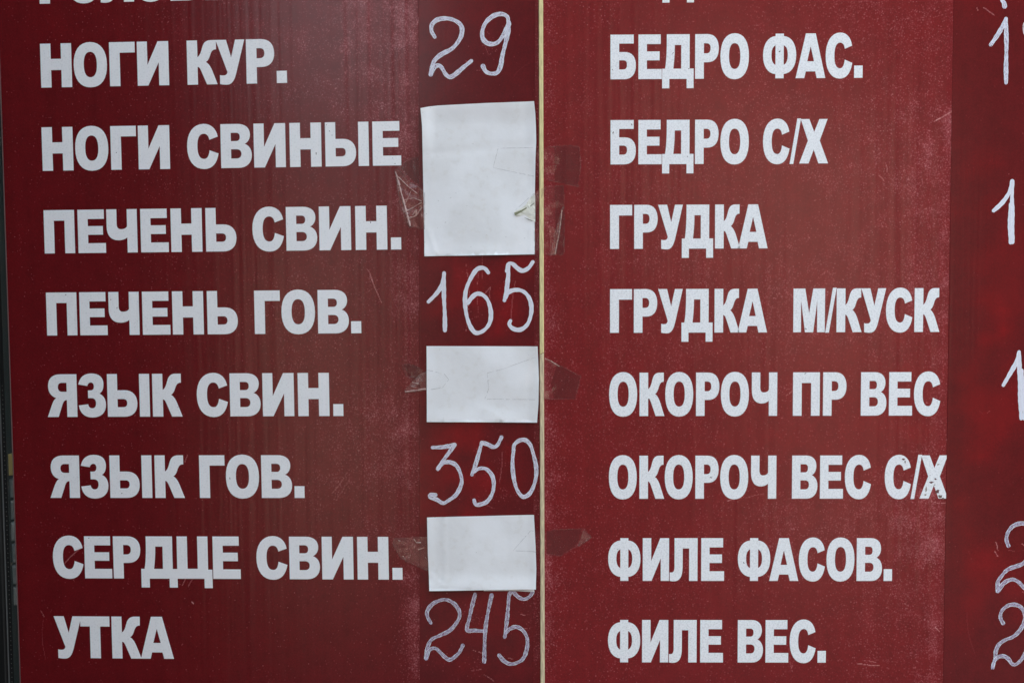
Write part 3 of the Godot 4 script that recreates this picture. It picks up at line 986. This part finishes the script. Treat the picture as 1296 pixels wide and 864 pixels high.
	price(panel, "white hand-painted price 350", [
		[[-105.7, -101, -95.4, -100.6, -84.3, -98.4], [-84.3, -98.4, -89.1, -105, -95.6, -113.7, -100.8, -121.7],
		[-100.8, -121.7, -95.6, -116.1, -88.5, -115.3, -82.2, -119.3, -78.4, -128.9, -78.5, -136.8, -83.4, -146.4, -90.6, -151.9, -96.2, -154.7, -102.5, -151.2, -108.5, -148.8, -108, -146.4, -103.2, -146.7]],
		[[-39.2, -91.2, -43.2, -98.8, -47.2, -100.7, -52.7, -98, -58.2, -96.4], [-58.2, -96.4, -60.7, -105.1, -64, -116.2, -68.1, -127.6],
		[-65.6, -124.1, -60.9, -121.3, -54.5, -121.7, -49.1, -127.3, -47.1, -135.2, -48.5, -144.8, -53.3, -152.7, -58.9, -155.6, -64.5, -156.2, -66.3, -151.9]],
		[[-27.8, -102, -26.7, -98, -21.9, -94.4, -16.4, -94.1, -11.7, -98.8, -8.7, -108.3, -6.4, -119.4, -6.5, -128.9, -9, -138.4, -13, -145.6, -18.6, -148.7, -23.2, -144.8, -26.6, -136.8, -28.5, -125.7, -28.9, -114.6, -27.8, -103.6]]], 3.6, M.marker_thin, z)
	price(panel, "worn white hand-painted price 245", [
		[[-109.8, -271.6, -113, -265.2, -112.9, -259.6, -108, -253.1, -100.7, -249.4, -94.3, -248.7, -87.2, -252.2, -82.5, -258.6, -81.8, -265, -85.1, -271.5, -91.6, -278.8, -101.2, -283.7, -109.3, -287.8, -113.4, -295.9, -115.2, -306.4],
		[-114.8, -306.4, -111.8, -298.3, -106.2, -296.2, -101.5, -299.8, -96.7, -304.7, -92, -307.4, -87.1, -304.6, -82.3, -299.7, -79, -293.2]],
		[[-66.4, -243.2, -69.7, -255.3, -72.3, -266.6, -74.8, -277.9, -67.6, -278.6, -59.7, -279.1, -56.5, -279], [-50.5, -244, -53, -255.2, -55.6, -268.1, -57.3, -281, -58, -295.5, -58.5, -309.2]],
		[[-10.8, -240.6, -14, -245.4, -19.6, -247.8, -25.1, -245.4, -30.6, -240.3, -33.5, -243.9, -34.7, -255.1, -36, -268, -38.3, -284.9],
		[-37.4, -280.8, -33.4, -276.8, -27, -274.7, -20.7, -278.3, -16.8, -285.5, -16.9, -295.2, -20.2, -304.8, -25.8, -309.4, -33, -311.1, -39.3, -308.2, -44, -302.6]]], 3.4, M.marker_worn, z)


func build_right_panel() -> void:
	var panel := thing("sign_panel", "dark red price board with right column of white words and partly cut-off prices", "sign", right_xf)
	var dust_haze := [[36, 0, 6, 500, 0.5], [38, -110, 9, 120, 0.4], [34, -245, 10, 50, 0.5], [404, 180, 18, 28, 0.9], [398, 120, 60, 120, 0.4], [385, -165, 28, 55, 0.85], [398, -185, 20, 40, 0.5], [330, 180, 80, 60, 0.22], [320, -180, 110, 40, 0.36], [405, -60, 12, 300, 0.35], [406, -260, 16, 90, 0.45],
		[300, 40, 130, 60, 0.3], [380, 300, 80, 60, 0.2], [310, 300, 60, 60, 0.12], [370, -270, 60, 70, 0.22], [130, 20, 80, 200, 0.12], [150, -215, 100, 30, 0.22], [265, -305, 5, 10, 0.8], [385, 210, 30, 30, 0.2], [250, 200, 60, 60, 0.15], [263, -50, 8, 6, 0.5]]  # dust along the edges; the broad blobs also paint in reflected haze
	var clear := [[41, 183.4, 56.4, 184.5, 63.9, 183, 65.3, 165.2, 62.9, 146, 41, 151], [41, 146.5, 49, 146.8, 49.7, 128.3, 49.6, 82.2, 42, 82.2], [43, -22, 44.9, -22.7, 65.2, -33.3, 59.9, -54.4, 40, -54.8, 37, -40], [32, -181.9, 46.2, -180.3, 66, -180, 61, -196, 45.4, -205.6, 32, -203.5]]
	var scratch := [[396, 205, 412, 214, 0.6], [398, 206, 402, 208, 0.6], [345, 155, 350, 150, 0.4], [352, 165, 353, 158, 0.4], [205, -153, 220, -149, 0.6, 0.2], [222, -150, 240, -146, 0.3, 0.3], [331, -310, 352, -312, 0.6, 0.1], [336, -307, 348, -309, 0.4, 0.3], [404, -275, 408, -279, 0.6], [285, -329, 293, -333, 0.5],
		[265, -295, 268, -318, 0.4, 0.4], [244, -225, 250, -229, 0.4], [398, -153, 412, -155, 0.5, 0.2], [388, -154, 398, -150, 0.4, 0.2], [260, -52, 266, -47, 0.5, 0.3], [380, -320, 410, -325, 0.2, 0.3], [96, 130, 100, 160, 0.1, 0.3]]
	var pic := red_picture(201, 30.0, 590.0, 860.0, lin(0.170, 0.0080, 0.0110), dust_haze, clear, [[330, -50, 100, 60, 0.15]], scratch, 0.085)
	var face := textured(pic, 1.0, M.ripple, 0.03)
	face.roughness_texture = rough_map(30.0, 590.0, 860.0, 0.22, clear)
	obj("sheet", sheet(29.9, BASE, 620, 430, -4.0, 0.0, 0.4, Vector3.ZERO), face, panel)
	var spic := red_picture(203, 0.0, 208.0, 860.0, lin(0.118, 0.0065, 0.009), [], [], [[40, -60, 30, 60, 0.7], [60, 70, 50, 60, 0.4], [28, 165, 30, 20, 0.35], [65, -225, 50, 40, 0.5], [50, 325, 60, 20, 0.4], [20, -240, 40, 60, 0.3]],
		[[28, 310, 38, 303, 0.55], [22, 310, 23, 307, 0.5], [48, -192, 50, -200, 0.75, 0.3], [47, -201, 50, -206, 0.75, 0.3], [73, -194, 76, -196, 0.6], [30, -67, 34, -70, 0.1], [68, -45, 68, -58, 0.25, 0.4], [38, -69, 40, -67, 0.5, 0.3], [74, -240, 84, -244, 0.5], [20, -195, 26, -215, 0.25, 0.75], [60, -200, 66, -201, 0.2], [22, -260, 30, -300, 0.08], [80, 160, 86, 158, 0.5]], 0.004)
	obj("price_strip", sheet(0, BASE, 207, 430, 0.02, 0.32, 0.25, on(0, 0, 0)), textured(spic, 0.16, M.ripple, 0.018), panel, on(412.2, 0, 0))
	for row in [[0, "БЕДРО", [105.2, 130.4, 156.4, 183.5, 209.4]],
			[1, "БЕДРО ФАС.", [105.2, 130.4, 156.4, 183.5, 209.4, 251.3, 280.2, 306.6, 324.8]],
			[2, "БЕДРО С/Х", [105.3, 130.5, 156.6, 183.7, 209.8, 248.8, 266.6, 283.9]],
			[3, "ГРУДКА", [103.4, 126.8, 149.9, 175.4, 203.7, 227.6]],
			[4, "ГРУДКА М/КУСК", [103.4, 126.6, 150.1, 175.3, 203.6, 227.6, 281.0, 301.5, 318.7, 341.6, 365.7, 391.9]],
			[5, "ОКОРОЧ ПР ВЕС", [105.5, 132.9, 158.7, 185.7, 211.5, 239.5, 279.1, 305.9, 342.7, 368.1, 393.1]],
			[6, "ОКОРОЧ ВЕС С/Х", [105.3, 132.9, 158.5, 185.4, 211.3, 239.3, 278.3, 303.7, 328.7, 366.5, 383.9, 400.7]],
			[7, "ФИЛЕ ФАСОВ.", [106.8, 137.0, 163.5, 191.2, 230.7, 259.1, 285.8, 313.0, 340.5, 358.2]],
			[8, "ФИЛЕ ВЕС.", [106.7, 136.5, 163.0, 190.6, 227.7, 253.1, 277.7, 296.0]]]:
		line_of_words(panel, false, row[0], row[1], row[2])
	nicks(panel, [[185.4, 33.9], [278.0, -31.0], [220.9, -212.4], [277.9, 11.2], [113.2, 203.6], [165.5, -209.4], [151.8, 269.9], [251.3, 270.7], [165.5, 173.6], [95.8, 196.1], [166.6, 255.2], [95.0, 254.9], [189.2, -130.2], [130.4, -55.2], [100.5, -199.5]])
	# worn-through chips where the vinyl has come off the last letter of the sixth line
	var chip_at := on(400.7, -150.0, 0.0)
	var chips := holder("worn_patch", panel, chip_at)
	chips.set_meta("label", "chipped and flaking patches on the last letter of the sixth line")
	for c in [[404.5, -118, 1.3, 0.8], [398, -135, 2.6, 1.2], [402, -132, 1.4, 1.0], [393.5, -142, 1.6, 2.8], [392.8, -147, 1.0, 1.2], [404, -144, 2.6, 2.2], [407, -148.5, 2.4, 2.0], [409.5, -150.6, 1.2, 0.8], [371.5, -113, 1.4, 1.2], [373.2, -115.5, 0.9, 1.4], [397, -128, 0.5, 0.4], [401.5, -137.5, 0.9, 0.6]]:
		var q := PackedVector2Array()
		for k in 9:
			var a := TAU * k / 9.0
			q.append(Vector2(cos(a) * c[2], sin(a) * c[3]) * rng.randf_range(0.45, 1.15))
		var mb := Mb.new()
		plate(mb, q, [], Vector2(0.001, 0.001), 0.0, 0.00004)
		obj("chip", mb.done(), mat([lin(0.16, 0.11, 0.09), lin(0.30, 0.26, 0.21), lin(0.13, 0.05, 0.045)][int(c[2] * 10) % 3], 0.7), chips, on(c[0], c[1], 0.245) - chip_at)

	var z := 0.40
	price(panel, "tail of a white hand-painted digit at the top edge", [[[456.6, 322.7, 457.1, 316.7, 458.9, 314.1, 459.6, 310.8]]], 4.0, M.marker_thin, z)
	price(panel, "white hand-painted price beginning with 1 and 9, beside the first line", [
		[[447.4, 275.6, 453.4, 284.4, 458.3, 293, 461, 299.5], [461, 299.5, 461.5, 286.4, 461.9, 271.2, 461.8, 256, 462.1, 240.3]],
		[[489.6, 299.3, 481.5, 297.4, 479.0, 293.3, 479.0, 287.3, 481.8, 283.2, 488.9, 282.2]]], 3.7, M.marker_thin, z)
	price(panel, "white hand-painted 1 beside the third line", [[[452.7, 121.7, 460.4, 128.9, 466.7, 138.4, 469.5, 149.1], [469.5, 149.1, 469.6, 131.2, 470.4, 113.3, 470.6, 92.3], [468.5, 127.6, 468, 113.3, 468.9, 91.7]]], 3.7, M.marker, z)
	price(panel, "white hand-painted 1 beside the fifth line", [[[464.6, -42.6, 471, -31.1, 476.8, -20.2, 478.8, -11.1], [478.8, -11.1, 479.5, -28.7, 480.3, -46.9, 481.1, -60.3, 482, -74.3], [481.4, -28.7, 483.4, -46.9, 484.7, -60.3, 485.4, -74.3]]], 3.9, M.marker, z)
	price(panel, "lilac-white hand-painted 2 beside the seventh line", [[[472.1, -196, 470.2, -190.5, 470.9, -184.3, 474.8, -178.2, 480.2, -175.1, 486.1, -174.5, 492.4, -177.6, 496, -186, 495, -196, 491, -205, 486.4, -212.9, 472.5, -218.5, 466.4, -224.8, 462.7, -231.2, 462.9, -239.5],
		[463.1, -239.5, 467.8, -232.5, 472.7, -229.3, 477.7, -228.4, 482.7, -231.2, 487.1, -235.6, 491.5, -237.5, 497.7, -232.5]]], 3.6, M.marker_worn, z)
	price(panel, "lilac-white hand-painted 2 beside the eighth line", [[[468.4, -270.7, 465.8, -265.6, 466.7, -259.2, 471.9, -254.1, 478.1, -252.6, 484.4, -254.7, 488.2, -260.5, 488.6, -268.1, 484.8, -277, 478.7, -283.4, 471.2, -286.6, 465, -291.1, 462, -297.5, 461.5, -305.2, 459.2, -313.5],
		[459.2, -314.2, 460.3, -307.8, 464.6, -303.3, 469.6, -302.6, 474, -305.2, 476.6, -309, 479.8, -310.9, 484.1, -308.4, 488.5, -302.6, 491.4, -296.2]]], 3.4, M.marker_worn, z)


# small places where the white vinyl of a letter is nicked
func nicks(panel: Node3D, spots: Array) -> void:
	var o := on(spots[0][0], spots[0][1], 0.0)
	var hold := holder("nicked_letters", panel, o)
	for p in spots:
		var q := PackedVector2Array()
		var long := rng.randf_range(0.4, 1.5); var thin := rng.randf_range(0.3, 0.6); var turn := rng.randf() * TAU
		for k in 8:
			var a := TAU * k / 8.0
			q.append(Vector2(cos(a) * long, sin(a) * thin).rotated(turn) * rng.randf_range(0.6, 1.1))
		var mb := Mb.new()
		plate(mb, q, [], Vector2(0.001, 0.001), 0.0, 0.00003)
		obj("nick", mb.done(), M.nick, hold, on(p[0], p[1], 0.245) - o)


func build_joint() -> void:
	var at := Transform3D(Basis.IDENTITY, Vector3(HINGE * 0.001 + 0.0002, EYE_HEIGHT + BASE * 0.001, 0))
	var joint := thing("joint_strip", "narrow cream strip covering the seam between the two red panels", "strip", at)
	# two lengths that meet at a slanting crack
	for k in 2:
		var y0 := 0.0 if k == 0 else 0.4185
		var y1 := 0.418 if k == 0 else 0.86
		var mb := Mb.new()
		mb.chamfer_box(Vector3(-0.0020, y0, -0.002), Vector3(0.0020, y1, 0.0020), 0.0006)
		for i in mb.v.size():
			if absf(mb.v[i].y - 0.418) < 0.004:
				mb.v[i].y += mb.v[i].x * 0.55
		obj("length", mb.done(), M.cream_worn if k == 0 else M.cream, joint)


func build_papers_and_tape() -> void:
	# how high each paper stands off the panel, in millimetres
	var big := func(p: Vector2) -> float:
		var left_curl := smoothstep(-98.0, -112.0, p.x) * smoothstep(150.0, 215.0, p.y) * 3.2
		var top_curl := smoothstep(205.0, 226.0, p.y) * 1.5
		var right_curl := smoothstep(-14.0, -2.0, p.x) * smoothstep(130.0, 190.0, p.y) * 1.6
		return 1.6 + left_curl + top_curl + right_curl + 0.7 * sin(p.x * 0.06 + 1.0) * sin(p.y * 0.045) + 0.25 * sin(p.x * 0.11 - p.y * 0.07) + smoothstep(96.0, 81.0, p.y) * 1.3 * (0.6 + 0.4 * sin(p.x * 0.09)) + fold(p, Vector2(-107, 108), Vector2(-99, 82), 0.5) + fold(p, Vector2(-78, 102), Vector2(-92, 93), 0.4) + fold(p, Vector2(-112, 178), Vector2(-4, 186), -0.35, 6.0) + fold(p, Vector2(-9, 108), Vector2(-10, 86), 0.4)
	var middle := func(p: Vector2) -> float:
		return 1.3 + smoothstep(-14.0, -2.5, p.x) * 1.4 + smoothstep(-60.0, -78.0, p.y) * 1.6 * (0.7 + 0.3 * sin(p.x * 0.12)) + 0.45 * sin(p.x * 0.07 + 2.0) * sin(p.y * 0.08) + smoothstep(-100.0, -111.0, p.x) * 0.6 + fold(p, Vector2(-45, -70), Vector2(-62, -62), 0.25, 4.0)
	var low := func(p: Vector2) -> float:
		return 1.5 + 0.4 * sin(p.x * 0.06) + fold(p, Vector2(-95.5, -168), Vector2(-95.0, -225), 0.45) + fold(p, Vector2(-110, -222), Vector2(-96, -236), 0.5) + fold(p, Vector2(-105, -219), Vector2(-94, -229), 0.4) + fold(p, Vector2(-31, -172), Vector2(-30, -205), 0.2) + smoothstep(-222.0, -240.0, p.y) * 2.0 + smoothstep(-16.0, -7.0, p.x) * 0.8 + smoothstep(-102.0, -112.0, p.x) * 0.9 + 0.25 * sin(p.x * 0.07) * sin(p.y * 0.08)
	var p1 := paper("tall blank white paper taped over two prices, its right edge torn under tape", [-111.7, 220.9, -103, 222.6, -95.2, 223.4, -50, 224.8, -4.6, 225.6, -3.6, 214, -3.2, 202.4, -3, 188.4, -3.9, 172.9, -5.1, 128.4, -5.6, 82.5, -110.5, 81.8, -110.6, 144.8, -110.6, 204.2], big)
	paper("small blank white paper taped between the prices 165 and 350", [-109.8, -3.6, -3.7, -4.6, -2.8, -36.2, -3.4, -58.8, -4.9, -77, -110.5, -76.2], middle)
	var p3 := paper("small blank white paper taped just above the price 245", [-111.7, -168.3, -8.8, -165.8, -7.6, -195.6, -7.1, -217.8, -7.7, -237.5, -60, -238.6, -110.3, -239.4, -111.5, -203.6], low)
	# a second sheet shows below the lowest paper
	var o: Vector3 = left_xf.affine_inverse() * p3.position
	obj("under_sheet", paper_mesh(poly([-60, -232, -10.5, -231, -9.2, -240.6, -30, -239.6, -58, -239.9]), func(_p: Vector2) -> float: return 0.75, o), M.paper, p3)
	# the torn place at the right edge of the tall paper
	o = left_xf.affine_inverse() * p1.position
	var tear := Mb.new()
	var f := filled(poly([-25, 122, -22.5, 118, -15, 120, -9, 115.5, -4.8, 113, -4.6, 138, -8, 137, -14, 128.5]), 2.6, 0.9)
	for k in range(0, f[1].size(), 3):
		var q := []
		for j in 3:
			var p: Vector2 = f[0][f[1][k + j]]
			q.append(on(p.x, p.y, big.call(p) + 0.1 + fposmod(p.x * 7.13 + p.y * 3.7, 1.0) * 0.7) - o)
		tear.tri(q[0], q[1], q[2])
	obj("torn_flap", tear.done(), mat(srgb(226, 226, 214), 0.8), p1)
	for s in [[[-24.6, 121.5, -23.6, 119.2, -17.5, 122.6, -12.5, 125.8, -12.9, 126.8, -18, 124.2], lin(0.24, 0.25, 0.15)], [[-15.5, 117.5, -11.5, 115, -7.5, 113.6, -7.6, 114.3, -11.3, 116.0], lin(0.28, 0.27, 0.22)], [[-9, 127.5, -5.2, 130.5, -5.4, 131.2, -9.3, 128.3], lin(0.26, 0.26, 0.2)]]:
		var mb := Mb.new()
		var pg := poly(s[0])
		var c := pg[0]
		for i in pg.size():
			pg[i] -= c
		plate(mb, pg, [], Vector2(0.001, 0.001), 0.0, 0.00005)
		obj("torn_slit", mb.done(), mat(s[1], 0.8), p1, on(c.x, c.y, big.call(c) + 0.95) - o)

	# tape lies on paper where it covers paper, else on the panel
	var over := func(fn: Callable, edge: float) -> Callable:
		return func(p: Vector2) -> float:
			var u := p.x - HINGE
			return maxf(fn.call(Vector2(u, p.y)) * smoothstep(edge + 3.0, edge - 1.0, u), 0.0) if u > -50 else maxf(fn.call(Vector2(u, p.y)) * smoothstep(-113.5, -109.5, u), 0.0)
	tape("wide clear tape from the upper right side of the tall paper across the seam", [-10.9, 182.3, 28.1, 182.4, 56.4, 184.5, 63.9, 183, 65.3, 165.2, 62.9, 146, 32.6, 152.8, 24.8, 155.5, -15.8, 164.6], 0.05, 7.0, M.tape, 0.25, over.call(big, -4.0))
	tape("folded clear tape beside the tear of the tall paper", [5.0, 124.2, 22.4, 139.6, 29.1, 143.9, 32.6, 146.1, 49, 146.8, 49.7, 128.3, 49.6, 82.2, 28.1, 81.9, 22.5, 81.9, 22.6, 119.5, 16.2, 121.1], 0.4, 6.0, M.tape, 0.35, over.call(big, -5.0))
	tape("narrow whitish fold in the tape beside the lower right of the tall paper", [47.4, 123.8, 48.6, 126.8, 45.3, 102, 41.4, 82.2, 36.9, 82.2, 41.5, 103], 0.9, 2.5, M.tape_cloudy, 0.8, null, 0.6, [[1.0, [47.6, 124, 45, 103, 41, 82.6]]])
	tape("whitish fold of tape crossing the seam beside the tear", [17.5, 131.5, 22.4, 139.6, 30, 145, 33.5, 146, 27.4, 133, 22, 120, 23.5, 131], 0.9, 3.0, M.tape_cloudy, 0.9, null, 0.4)
	tape("crumpled clear tape left of the tall paper, full of whitish creases", [-109.4, 163, -107.1, 164.5, -94.5, 150.9, -87, 147.8, -81.8, 141.8, -82.3, 107.4, -93.6, 110.6, -96.7, 109.1, -103.9, 128.6], 2.6, 4.4, M.tape_cloudy, 0.3, null, 0.7, [[2.4, [-108.6, 162, -104.5, 146, -100, 128, -95.5, 110.5]], [1.0, [-107, 158, -97, 148, -88, 141]], [0.8, [-102, 135, -92, 137, -84, 134]], [1.3, [-101, 124, -92, 128, -84, 133]], [1.6, [-97, 118, -90, 120, -84, 128]], [1.0, [-99, 133, -94, 144]], [2.2, [-93, 121, -89, 126, -90, 120]]])
	tape("flat clear tape above the crumpled piece left of the tall paper", [-106.1, 165.5, -103.2, 170.4, -94.1, 174.7, -82.1, 176, -81.8, 142.8, -87, 148.8, -94.5, 151.9], 0.1, 4.0, M.tape, 0.2, null, 0.25)
	tape("crumpled clear tape at the left edge of the middle paper", [-105.6, -21.8, -99.5, -20.4, -85.9, -26.5, -82.1, -26.5, -65.4, -30.4, -61, -35.7, -67.1, -43.3, -82.4, -45.5, -95.9, -37.1, -101.9, -31.7], 0.35, 4.0, M.tape, 0.3, over.call(middle, -4.0))
	tape("whitish folded tape corner left of the middle paper", [-82.2, -28, -88, -30, -95.9, -37.1, -103.7, -46.1, -102.2, -48.4, -82.4, -46], 1.3, 3.5, M.tape_cloudy, 0.6, null, 0.7, [[1.6, [-103, -47.4, -92, -45.8, -82.6, -44.6]], [0.8, [-96, -38, -90, -39.5]], [0.8, [-97, -42, -92, -42.6]]])
	tape("clear tape from the right side of the middle paper across the seam", [-23.8, -29.9, -9.4, -26.2, 26.1, -13.6, 28.1, -15.1, 44.9, -22.7, 65.2, -33.3, 59.9, -54.4, 27.6, -55, -26.4, -54.4, -22.5, -45], 0.12, 6.0, M.tape, 0.3, over.call(middle, -4.0))
	tape("small whitish tape sliver over the seam beside the middle paper", [30.5, -15.5, 36, -17.4, 45.5, -23.4, 44.5, -24.5, 36, -20.5, 30.5, -17], 0.6, 2.5, M.tape_cloudy, 0.5, null, 0.0, [[0.7, [31, -16, 37, -18.5, 45, -23.8]]])
	tape("whitish tape corner against the seam strip beside the middle paper", [31.4, -43, 36, -54.6, 31.4, -54.8], 0.4, 3.0, M.tape_cloudy, 0.5, null, 0.0)
	tape("dusty tape between the last full stop and the lowest paper", [-115.9, -189.1, -83.7, -187.5, -84.2, -220.6, -96.4, -215.2, -110.1, -208.3, -113, -203, -117.6, -194], 0.5, 3.4, M.tape_cloudy, 0.3, null, 0.35, [[1.0, [-97, -189.5, -94.5, -193, -90, -193]], [0.8, [-93, -200, -87, -198]], [0.7, [-112, -191, -110, -191.6]], [0.6, [-101, -205, -100.4, -206]], [0.6, [-108, -206, -107, -206.8]], [0.7, [-86, -207, -85, -209]]])
	tape("clear tape from the right side of the lowest paper across the seam", [-0.8, -200.3, 16.1, -181.1, 25.9, -181.9, 28.1, -181.9, 46.2, -180.3, 68.8, -179.6, 74.9, -188, 62.8, -195.6, 45.4, -205.6, 27.2, -203.3, 18.9, -201], 0.12, 6.0, M.tape, 0.3, over.call(low, -6.0))
	tape("whitish turned-up tape corner right of the seam beside the lowest paper", [68, -181, 75.5, -188, 62.5, -196.5], 0.9, 3.0, M.tape_cloudy, 0.6, null, 0.5)
